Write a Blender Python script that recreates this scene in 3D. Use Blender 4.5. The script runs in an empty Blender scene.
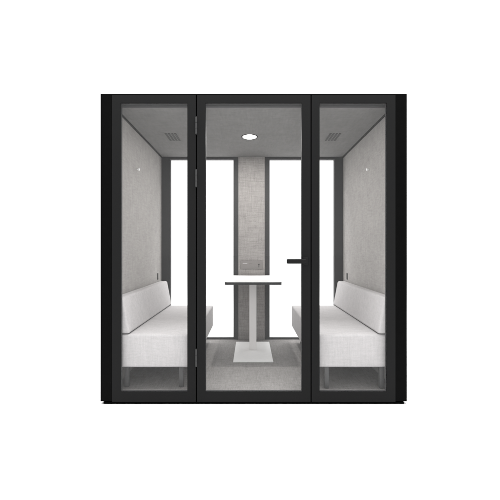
import bpy, bmesh, math
from mathutils import Vector, Matrix
S = bpy.context.scene
C = S.collection
R = math.radians
CX, CY, EYE = -0.0266, -2.4, 1.111      # camera
FZ, CZ = 0.079, 2.183                   # booth floor and ceiling

# ---------------------------------------------------------------- materials
def nodes(name):
    m = bpy.data.materials.new(name); m.use_nodes = True
    nt = m.node_tree; nt.nodes.clear()
    out = nt.nodes.new('ShaderNodeOutputMaterial')
    return m, nt, out

def N(nt, t, **k):
    n = nt.nodes.new(t)
    for a, b in k.items(): setattr(n, a, b)
    return n

def plain(name, col, rough=.5, spec=.5, metal=0, noise=0.0, nscale=60, bump=0.0):
    m, nt, out = nodes(name)
    p = N(nt, 'ShaderNodeBsdfPrincipled')
    p.inputs['Base Color'].default_value = (*col, 1)
    p.inputs['Roughness'].default_value = rough
    p.inputs['Specular IOR Level'].default_value = spec
    p.inputs['Metallic'].default_value = metal
    nt.links.new(p.outputs[0], out.inputs[0])
    if noise or bump:
        tc = N(nt, 'ShaderNodeTexCoord'); nz = N(nt, 'ShaderNodeTexNoise')
        nz.inputs['Scale'].default_value = nscale; nz.inputs['Detail'].default_value = 5
        nt.links.new(tc.outputs['Object'], nz.inputs['Vector'])
        if noise:
            mr = N(nt, 'ShaderNodeMapRange')
            mr.inputs['From Min'].default_value = .3; mr.inputs['From Max'].default_value = .7
            mr.inputs['To Min'].default_value = 1 - noise; mr.inputs['To Max'].default_value = 1 + noise
            nt.links.new(nz.outputs['Fac'], mr.inputs['Value'])
            v = N(nt, 'ShaderNodeVectorMath', operation='SCALE')
            v.inputs[0].default_value = col
            nt.links.new(mr.outputs[0], v.inputs['Scale'])
            nt.links.new(v.outputs[0], p.inputs['Base Color'])
        if bump:
            b = N(nt, 'ShaderNodeBump'); b.inputs['Strength'].default_value = bump
            b.inputs['Distance'].default_value = .001
            nt.links.new(nz.outputs['Fac'], b.inputs['Height'])
            nt.links.new(b.outputs[0], p.inputs['Normal'])
    return m

def fabric(name, col, dirs, amp=.10, bump=.4, fine=1.0, blotch=.05, sheen=.1):
    """woven cloth: stretched thread noises along the given directions (scale triples)"""
    m, nt, out = nodes(name)
    p = N(nt, 'ShaderNodeBsdfPrincipled')
    p.inputs['Roughness'].default_value = .95
    p.inputs['Specular IOR Level'].default_value = .1
    p.inputs['Sheen Weight'].default_value = sheen
    nt.links.new(p.outputs[0], out.inputs[0])
    tc = N(nt, 'ShaderNodeTexCoord')
    acc = None
    for i, sc in enumerate(list(dirs) + [(7, 7, 7)]):
        mp = N(nt, 'ShaderNodeMapping'); mp.inputs['Scale'].default_value = [s * fine for s in sc]
        mp.inputs['Location'].default_value = (i * 3.1, i * 1.7, i * 5.3)
        nz = N(nt, 'ShaderNodeTexNoise'); nz.inputs['Scale'].default_value = 1
        nz.inputs['Detail'].default_value = 4; nz.inputs['Roughness'].default_value = .6
        nt.links.new(tc.outputs['Object'], mp.inputs[0]); nt.links.new(mp.outputs[0], nz.inputs['Vector'])
        mr = N(nt, 'ShaderNodeMapRange')
        a = amp if i < len(dirs) else blotch
        mr.inputs['From Min'].default_value = .3; mr.inputs['From Max'].default_value = .7
        mr.inputs['To Min'].default_value = -a; mr.inputs['To Max'].default_value = a
        mr.clamp = False
        nt.links.new(nz.outputs['Fac'], mr.inputs['Value'])
        if acc is None: acc = mr.outputs[0]
        else:
            ad = N(nt, 'ShaderNodeMath', operation='ADD')
            nt.links.new(acc, ad.inputs[0]); nt.links.new(mr.outputs[0], ad.inputs[1]); acc = ad.outputs[0]
    ad = N(nt, 'ShaderNodeMath', operation='ADD'); ad.inputs[1].default_value = 1
    nt.links.new(acc, ad.inputs[0])
    v = N(nt, 'ShaderNodeVectorMath', operation='SCALE'); v.inputs[0].default_value = col
    nt.links.new(ad.outputs[0], v.inputs['Scale']); nt.links.new(v.outputs[0], p.inputs['Base Color'])
    b = N(nt, 'ShaderNodeBump'); b.inputs['Strength'].default_value = bump; b.inputs['Distance'].default_value = .002
    nt.links.new(acc, b.inputs['Height']); nt.links.new(b.outputs[0], p.inputs['Normal'])
    return m

def glass(name, tint, refl):
    m, nt, out = nodes(name)
    t = N(nt, 'ShaderNodeBsdfTransparent'); t.inputs[0].default_value = (*tint, 1)
    g = N(nt, 'ShaderNodeBsdfGlossy'); g.inputs['Roughness'].default_value = 0.02
    lw = N(nt, 'ShaderNodeLayerWeight'); lw.inputs['Blend'].default_value = .12
    mr = N(nt, 'ShaderNodeMapRange'); mr.inputs['To Min'].default_value = refl; mr.inputs['To Max'].default_value = .7
    mx = N(nt, 'ShaderNodeMixShader')
    pw = N(nt, 'ShaderNodeMath', operation='POWER'); pw.inputs[1].default_value = 3
    nt.links.new(lw.outputs['Facing'], pw.inputs[0]); nt.links.new(pw.outputs[0], mr.inputs['Value'])
    nt.links.new(mr.outputs[0], mx.inputs[0])
    nt.links.new(t.outputs[0], mx.inputs[1]); nt.links.new(g.outputs[0], mx.inputs[2])
    nt.links.new(mx.outputs[0], out.inputs[0])
    return m

def emit(name, col, s):
    m, nt, out = nodes(name)
    e = N(nt, 'ShaderNodeEmission'); e.inputs[0].default_value = (*col, 1); e.inputs[1].default_value = s
    nt.links.new(e.outputs[0], out.inputs[0]); return m

M = dict(
    ground=plain('white_studio_floor', (.9, .9, .9), .9, .1),
    shell=plain('black_lacquer', (.003, .003, .003), .45, .02, noise=.08, nscale=20),
    frame=plain('charcoal_powder_coat', (.0108, .0108, .0110), .55, .07, noise=.03, nscale=120),
    plinth=plain('black_rubber', (.002, .002, .002), .9, .0),
    gasket=plain('black_seal', (.004, .004, .004), .8, .02),
    trim=plain('grey_anodised_trim', (.05, .05, .051), .6, .12),
    gap_shade=plain('shadow_gap_tone', (.035, .034, .034), .8, .1),
    wall=fabric('pale_felt', (.352, .338, .326), [(40, 12, 70), (40, 60, 10), (110, 110, 110)], .09),
    rear=fabric('pale_linen', (.325, .309, .298), [(9, 30, 85), (85, 30, 9), (120, 120, 120)], .13, .5),
    rear_low=fabric('mid_grey_linen', (.2, .196, .192), [(9, 60, 330), (330, 60, 9)], .10, .4),
    ceil=fabric('grey_felt', (.185, .182, .178), [(12, 75, 40), (70, 12, 40)], .085),
    carpet=fabric('grey_carpet', (.25, .24, .232), [(12, 110, 40), (110, 14, 40), (140, 140, 140)], .14, .7),
    seat=fabric('light_grey_upholstery', (.475, .461, .462), [(85, 40, 8), (14, 30, 80), (140, 140, 140)], .055, .5, blotch=.015),
    table=plain('white_laminate', (.86, .86, .86), .45, .4),
    edge=plain('dark_table_edge', (.032, .032, .032), .6, .15),
    white=plain('white_powder_coat', (.90, .88, .87), .5, .3),
    base=plain('white_steel_plate', (.88, .875, .865), .5, .4, noise=.02, nscale=40),
    leg=plain('grey_metal_leg', (.095, .095, .095), .5, .2),
    hinge=plain('steel_hinge', (.05, .05, .05), .5, .12),
    handle=plain('black_handle', (.006, .006, .006), .5, .15),
    hook=plain('white_hook', (.92, .92, .92), .3, .5),
    plate=plain('grey_beige_plate', (.25, .236, .228), .6, .2),
    slot=plain('vent_shadow_grey', (.095, .095, .093), .8, .1),
    dark=plain('dark_plastic', (.06, .06, .06), .6, .2),
    glass=glass('clear_glass', (.985, .985, .985), .018),
    lamp=emit('lamp_lens', (1, .985, .965), 4),
)

# ---------------------------------------------------------------- helpers
def box(bm, x0, x1, y0, y1, z0, z1, bev=0.0, seg=2):
    b = bmesh.new()
    bmesh.ops.create_cube(b, size=1)
    for v in b.verts:
        v.co = Vector((x0 + (v.co.x + .5) * (x1 - x0), y0 + (v.co.y + .5) * (y1 - y0), z0 + (v.co.z + .5) * (z1 - z0)))
    if bev:
        bmesh.ops.bevel(b, geom=b.edges[:], offset=bev, segments=seg, profile=.5, affect='EDGES')
    me = bpy.data.meshes.new('tmp'); b.to_mesh(me); b.free(); bm.from_mesh(me); bpy.data.meshes.remove(me)

def prism(bm, pts, a, b_, axis='z', bev=0.0, seg=3):
    b = bmesh.new()
    def P(u, v, w):
        return {'z': (u, v, w), 'y': (u, w, v), 'x': (w, u, v)}[axis]
    lo = [b.verts.new(P(u, v, a)) for u, v in pts]; hi = [b.verts.new(P(u, v, b_)) for u, v in pts]
    n = len(pts)
    b.faces.new(lo); b.faces.new(hi[::-1])
    for i in range(n): b.faces.new((lo[i], hi[i], hi[(i + 1) % n], lo[(i + 1) % n]))
    bmesh.ops.recalc_face_normals(b, faces=b.faces[:])
    if bev: bmesh.ops.bevel(b, geom=b.edges[:], offset=bev, segments=seg, profile=.5, affect='EDGES')
    me = bpy.data.meshes.new('tmp'); b.to_mesh(me); b.free(); bm.from_mesh(me); bpy.data.meshes.remove(me)

def cyl(bm, c, r, h, axis='z', seg=40, r2=None, bev=0):
    b = bmesh.new()
    bmesh.ops.create_cone(b, cap_ends=True, segments=seg, radius1=r, radius2=r if r2 is None else r2, depth=h)
    if axis == 'x': bmesh.ops.rotate(b, verts=b.verts[:], matrix=Matrix.Rotation(R(90), 3, 'Y'))
    if axis == 'y': bmesh.ops.rotate(b, verts=b.verts[:], matrix=Matrix.Rotation(R(90), 3, 'X'))
    bmesh.ops.translate(b, verts=b.verts[:], vec=c)
    if bev: bmesh.ops.bevel(b, geom=[e for e in b.edges if e.calc_face_angle(0) > 1], offset=bev, segments=2, affect='EDGES')
    me = bpy.data.meshes.new('tmp'); b.to_mesh(me); b.free(); bm.from_mesh(me); bpy.data.meshes.remove(me)

def obj(name, bm, mat, parent=None, smooth=False, loc=None):
    me = bpy.data.meshes.new(name); bm.to_mesh(me); bm.free()
    me.materials.append(M[mat] if isinstance(mat, str) else mat)
    o = bpy.data.objects.new(name, me); C.objects.link(o)
    if parent: o.parent = parent
    if loc: o.location = loc
    if smooth:
        for p in me.polygons: p.use_smooth = True
        if hasattr(me, 'set_sharp_from_angle'): me.set_sharp_from_angle(angle=R(50))
    return o

def thing(name, label, cat, loc=(0, 0, 0), group=None):
    o = bpy.data.objects.new(name, None); o.empty_display_size = .1; C.objects.link(o)
    o.location = loc; o['label'] = label; o['category'] = cat
    if group: o['group'] = group
    return o

def B(): return bmesh.new()
def ob(name, mat, parent, *a, bev=0, smooth=False, **k):
    bm = B(); box(bm, *a, bev=bev, **k); return obj(name, bm, mat, parent, smooth=smooth or bev > 0)

def ring(bm, x0, x1, z0, z1, X0, X1, Z0, Z1, y0, y1, bev=.0012):
    """rectangular frame: outer x0..x1,z0..z1, opening X0..X1,Z0..Z1, one welded ring"""
    b = bmesh.new()
    v = {}
    for yi, y in enumerate((y0, y1)):
        for k, (x, z) in enumerate(((x0, z0), (x1, z0), (x1, z1), (x0, z1))): v['o', yi, k] = b.verts.new((x, y, z))
        for k, (x, z) in enumerate(((X0, Z0), (X1, Z0), (X1, Z1), (X0, Z1))): v['i', yi, k] = b.verts.new((x, y, z))
    for k in range(4):
        j = (k + 1) % 4
        for yi in (0, 1): b.faces.new((v['o', yi, k], v['o', yi, j], v['i', yi, j], v['i', yi, k]))
        for s in 'oi': b.faces.new((v[s, 0, k], v[s, 0, j], v[s, 1, j], v[s, 1, k]))
    bmesh.ops.recalc_face_normals(b, faces=b.faces[:])
    if bev:
        bmesh.ops.bevel(b, geom=[e for e in b.edges if e.calc_face_angle(0) > .5], offset=bev, segments=2, affect='EDGES')
    me = bpy.data.meshes.new('tmp'); b.to_mesh(me); b.free(); bm.from_mesh(me); bpy.data.meshes.remove(me)

def X(px): return (px - 250.3) * .0072 + CX
def Z(py): return EYE + (250 - py) * .0072
def Xb(px): return (px - 250.3) * .011535 + CX
def Zb(py): return EYE + (250 - py) * .011535

# ---------------------------------------------------------------- setting
bm = B()
v = [bm.verts.new(p) for p in ((-60, -60, 0), (60, -60, 0), (60, 60, 0), (-60, 60, 0))]; bm.faces.new(v)
g = obj('ground', bm, 'ground'); g['kind'] = 'structure'

# ---------------------------------------------------------------- booth
booth = thing('office_booth', 'black framed glazed meeting booth with a hinged glass door, enclosing two benches and a table', 'office booth', (0, 0.75, 0))
DY = booth.location.y
def P(o): o.location = (0, -DY, 0); return o   # meshes are written in world metres

DEPTH = 1.53
# outer side panels (C-shaped plan with a rounded front corner)
xo, xi = 1.1058, 1.0225
for s in (-1, 1):
    arc = []
    r = .008
    for k in range(7):
        a = k / 6 * math.pi / 2
        arc.append((xo - r + r * math.sin(a), .001 + r - r * math.cos(a)))
    arcb = []
    for k in range(7):
        a = k / 6 * math.pi / 2
        arcb.append((xo - r + r * math.cos(a), DEPTH - r + r * math.sin(a)))
    pts = [(xi, .001)] + arc + arcb + [(xi + .03, DEPTH), (xi + .03, 1.50), (1.068, 1.50), (1.068, .029), (xi, .029)]
    bm = B(); prism(bm, [(s * a, b) for a, b in pts], .0216, 2.2265)
    P(obj('side_panel', bm, 'shell', booth, smooth=True))
    # pale felt inner wall; a dark strip stands in for the shadow gap under the ceiling
    w = P(ob('inner_wall', 'wall', booth, *sorted((s * 1.048, s * 1.067)), .031, 1.444, FZ, CZ))
    ob('shadow_gap_strip', 'gap_shade', w, *sorted((s * 1.0478, s * 1.034)), .062, 1.4435, CZ - .010, CZ - .0005)
    P(ob('corner_post', 'shell', booth, *sorted((s * 1.0681, s * 1.05)), 1.4452, 1.4995, .0216, 2.2265))
# roof
def half(s):
    r = .008
    q = [(s * (xo - r + r * math.sin(k * math.pi / 12)), .001 + r - r * math.cos(k * math.pi / 12)) for k in range(7)]
    q += [(s * (xo - r + r * math.cos(k * math.pi / 12)), DEPTH - r + r * math.sin(k * math.pi / 12)) for k in range(7)]
    return q
bm = B(); prism(bm, half(1) + half(-1)[::-1], 2.2272, 2.2365)
P(obj('roof', bm, 'shell', booth, smooth=True))
P(ob('ceiling_panel', 'ceil', booth, -1.066, 1.066, .030, 1.4445, CZ, 2.2268))
P(ob('carpet', 'carpet', booth, -1.066, 1.066, .030, 1.4445, .021, FZ - .0005))
P(ob('plinth', 'plinth', booth, -1.0844, 1.0844, .004, DEPTH - .01, 0.0005, .0155, bev=.002))
P(ob('header_trim', 'trim', booth, -1.0475, 1.0475, .031, .060, 2.160, CZ - .0006, bev=.001))
P(ob('threshold', 'trim', booth, -1.0475, 1.0475, .031, .043, FZ, FZ + .003, bev=.001))

# front glazing
ZT, ZB_ = Z(95), Z(402) + .0005
OT, OB = Z(103), Z(391.8)
def glazed(name, a, b, c, d, label=None, deep=.027):
    bm = B(); ring(bm, X(a), X(d), ZB_, ZT, X(b), X(c), OB, OT, 0, deep)
    f = P(obj(name, bm, 'frame', booth, smooth=True))
    ob('pane', 'glass', f, X(b) - .004, X(c) + .004, .003, .009, OB - .004, OT + .004)
    bm = B()
    ring(bm, X(b) + .0002, X(c) - .0002, OB + .0002, OT - .0002, X(b) + .0015, X(c) - .0015, OB + .0015, OT - .0015, .0093, .0268, bev=0)
    obj('seal', bm, 'trim', f)
    return f
lw = glazed('front_window', 112.15, 121.0, 187.6, 196.15)
rw = glazed('front_window', 311.95, 320.0, 387.0, 395.9)
door = glazed('glass_door', 197.25, 205.8, 302.2, 310.95)
# black strips added behind the two joints as shadow in the gaps
for a in (196.7, 311.45):
    P(ob('joint_shadow_strip', 'plinth', booth, X(a) - .012, X(a) + .012, .0275, .0302, ZB_, ZT))
# hinges
for y0, y1 in ((117, 134.3), (169.6, 187), (349, 366.4)):
    bm = B()
    zc0, zc1 = Z(y1), Z(y0)
    L = (zc1 - zc0)
    for k in range(3):
        cyl(bm, (X(196.6), -.003, zc0 + L * (k + .5) / 3), .0072, L / 3 - .0016, seg=24, bev=.0008)
    cyl(bm, (X(196.6), -.003, (zc0 + zc1) / 2), .0035, L + .004, seg=16)
    obj('hinge', bm, 'hinge', door, smooth=True)
# lever handle
bm = B()
zh = EYE - .0795
box(bm, X(303.4), X(308.4), -.003, -.0002, zh - .032, zh + .028, bev=.002)
cyl(bm, (X(304.2), -.028, zh), .009, .046, axis='y', seg=24)
box(bm, X(286.4), X(305.6), -.060, -.044, zh - .0165, zh + .0155, bev=.006, seg=4)
obj('door_handle', bm, 'handle', door, smooth=True)

# rear wall: two windows and the felt panel between them
YB, YE = 1.4455, 1.499
ZR0, ZR1 = FZ, CZ + .02
def rear(a, b, c, d):
    bm = B(); ring(bm, a, d, .0216, 2.2265, b, c, Zb(338), Zb(159.2), YB, YE, bev=.0015)
    f = P(obj('rear_window', bm, 'trim', booth, smooth=True))
    ob('pane', 'glass', f, b - .004, c + .004, 1.475, 1.481, Zb(338) - .004, Zb(159.2) + .004)
rear(-1.0495, Xb(170.4), Xb(233.8), Xb(238.6))
rear(Xb(265.1), Xb(269.9), Xb(334.9), 1.0495)
rp = P(ob('rear_panel', 'rear', booth, Xb(238.7), Xb(265.0), YB + .002, YE, .0216, 2.2265))
bm = B()
box(bm, Xb(240.6), Xb(263), YB - .006, YB + .0018, Zb(269), Zb(260.6), bev=.002)
pl = P(obj('power_outlet', bm, 'plate', booth, smooth=True))
ob('indicator_strip', 'seat', pl, Xb(243), Xb(247.6), YB - .0085, YB - .0063, Zb(263.8), Zb(263), bev=.0005)
ob('button', 'plate', pl, Xb(249.5), Xb(252.5), YB - .0085, YB - .0063, Zb(263.6), Zb(262.8), bev=.0005)
bm = B(); cyl(bm, (Xb(259.2), YB - .0075, Zb(264.6)), .008, .003, axis='y', seg=20)
box(bm, Xb(258.9), Xb(259.5), YB - .0085, YB - .0063, Zb(267.3), Zb(265.4))
obj('socket', bm, 'dark', pl)

# downlight
bm = B()
b2 = bmesh.new()
LX, LY = -.031, .756
seg = 48
prof = [(.0664, CZ - .0022), (.0765, CZ - .0022), (.078, CZ - .0003)]
rows = []
for r, z in prof: rows.append([bm.verts.new((LX + r * math.cos(t * 2 * math.pi / seg), LY + r * math.sin(t * 2 * math.pi / seg), z)) for t in range(seg)])
for i in range(len(rows) - 1):
    for t in range(seg): bm.faces.new((rows[i][t], rows[i][(t + 1) % seg], rows[i + 1][(t + 1) % seg], rows[i + 1][t]))
bmesh.ops.recalc_face_normals(bm, faces=bm.faces[:])
dl = P(obj('ceiling_light', bm, 'gasket', booth, smooth=True))
bm = B(); cyl(bm, (LX, LY, CZ - .0014), .0662, .0018, seg=48)
obj('lamp_lens', bm, 'lamp', dl)
led = bpy.data.lights.new('led', 'AREA'); led.shape = 'DISK'; led.size = .06; led.energy = 15; led.color = (1, .985, .965)
lo = bpy.data.objects.new('led', led); C.objects.link(lo); lo.location = (LX, LY, CZ - .0035)   # shines straight down
# ceiling vents
for s in (-1, 1):
    bm = B()
    x0, x1 = sorted((s * .815, s * .700))
    box(bm, x0 - .004, x1 + .004, .652, .868, CZ - .0018, CZ - .0004, bev=.0004)
    f = P(obj('ceiling_vent', bm, 'ceil', booth))
    bm = B()
    for k in range(4):
        c = x0 + (k + .5) * (x1 - x0) / 4
        box(bm, c - .009, c + .009, .66, .86, CZ - .0045, CZ - .0020)
    obj('vent_slots', bm, 'slot', f)
# coat hooks and small wall outlets
for s in (-1, 1):
    y, z = .605, EYE + .726
    bm = B()
    cyl(bm, (s * 1.0445, y, z), .0065, .006, axis='x', seg=24, bev=.001)
    cyl(bm, (s * 1.037, y, z), .006, .014, axis='x', seg=20)
    cyl(bm, (s * 1.028, y, z), .0125, .010, axis='x', seg=24, bev=.003)
    P(obj('coat_hook', bm, 'hook', booth, smooth=True))
    bm = B(); box(bm, *sorted((s * 1.0478, s * 1.044)), 1.262, 1.303, EYE - .326, EYE - .256, bev=.0015)
    P(obj('wall_outlet', bm, 'dark', booth, smooth=True))

# ---------------------------------------------------------------- benches
YC, HL = .6925, .6555
bench = thing('bench', 'pale grey upholstered bench against the left wall, nearest the hinges of the door', 'bench', (-.744, YC, FZ), 'benches facing each other across the table')
xs = (-.300, .303)
bm = B(); box(bm, xs[0], xs[1], -HL, HL, .174, .412, bev=.016, seg=4)
obj('seat', bm, 'seat', bench, smooth=True)
bm = B()
prism(bm, [(-.2995, .419), (-.163, .419), (-.214, .684), (-.2995, .684)], -HL + .000, HL + .006, axis='y', bev=.018, seg=5)
obj('backrest', bm, 'seat', bench, smooth=True)
ob('backrest_shadow_line', 'dark', bench, -.298, -.175, -HL + .03, HL - .03, .4128, .4225)  # dark strip drawn as the shadow line under the backrest
ob('seat_frame', 'dark', bench, xs[0] + .03, xs[1] - .03, -HL + .03, HL - .03, .164, .1748)
for x in (-.212, .200):
    for y in (-HL + .085, HL - .06):
        bm = B()
        box(bm, x - .016, x + .016, y - .016, y + .016,   .001, .1642, bev=.002)
        obj('leg', bm, 'leg', bench, smooth=True)
def dup(root, loc, rz, label):
    r = root.copy(); C.objects.link(r); r.location = loc; r.rotation_euler = (0, 0, rz); r['label'] = label
    for ch in list(root.children):
        c = ch.copy(); C.objects.link(c); c.parent = r
    return r
b_r = dup(bench, (.744, YC, FZ), math.pi, 'pale grey upholstered bench against the right wall, on the door handle side')

# ---------------------------------------------------------------- table
TY = 1.03
tab = thing('table', 'narrow white pedestal table with dark edge standing between the benches', 'table', (.003, TY, FZ))
tw, y0, y1 = .2585, .62 - TY, 1.415 - TY
zt = EYE - .290 - FZ
def rrect(w, a, b, r, n=6):
    pts = []
    for cx, cy, st in ((w - r, a + r, -90), (w - r, b - r, 0), (-w + r, b - r, 90), (-w + r, a + r, 180)):
        for k in range(n + 1):
            t = R(st + 90 * k / n); pts.append((cx + r * math.cos(t), cy + r * math.sin(t)))
    return pts
bm = B(); prism(bm, rrect(tw - .001, y0 + .001, y1 - .001, .022), zt - .003, zt, bev=0)
top = obj('tabletop', bm, 'table', tab, smooth=True)
bm = B(); prism(bm, rrect(tw, y0, y1, .023), zt - .026, zt - .0031)
obj('edge_band', bm, 'edge', top, smooth=True)
PY = 3.455 - 2.4 - TY
ob('column', 'white', tab, -.0365, .0365, PY - .0365, PY + .0365, .010, zt - .0262, bev=.002)
ob('foot_plate', 'base', tab, -.184, .184, 3.055 - 2.4 - TY, 3.715 - 2.4 - TY, .0005, .0100, bev=.0015)

# ---------------------------------------------------------------- camera, light, render
cam = bpy.data.cameras.new('camera'); cam.lens = 24; cam.sensor_width = 36; cam.clip_end = 300; cam.clip_start = .05
co = bpy.data.objects.new('camera', cam); C.objects.link(co)
co.location = (CX, CY, EYE); co.rotation_euler = (R(90), 0, 0); S.camera = co

w = bpy.data.worlds.new('World'); S.world = w; w.use_nodes = True
bg = w.node_tree.nodes['Background']; bg.inputs[0].default_value = (1, 1, 1, 1); bg.inputs[1].default_value = 1.32

def area(name, loc, target, size, power, sy=None):
    l = bpy.data.lights.new(name, 'AREA'); l.energy = power; l.size = size
    if sy: l.shape = 'RECTANGLE'; l.size_y = sy
    o = bpy.data.objects.new(name, l); C.objects.link(o); o.location = loc
    o.rotation_euler = (Vector(target) - Vector(loc)).to_track_quat('-Z', 'Y').to_euler()
    return o
area('ground_fill', (0, -.55, 4.6), (0, -.55, 0), 5.0, 180, .7)  # added fill lamp overhead, keeps the ground in front white
area('ground_fill', (0, 2.3, 4.6), (0, 2.3, 0), 5.0, 260, 1.0)  # second added fill, clears the grey from the ground behind the booth

S.render.engine = 'CYCLES'
S.cycles.max_bounces = 10; S.cycles.diffuse_bounces = 5; S.cycles.transparent_max_bounces = 16
S.cycles.use_denoising = True
S.view_settings.view_transform = 'Standard'; S.view_settings.look = 'None'
S.view_settings.exposure = 0; S.view_settings.gamma = 1
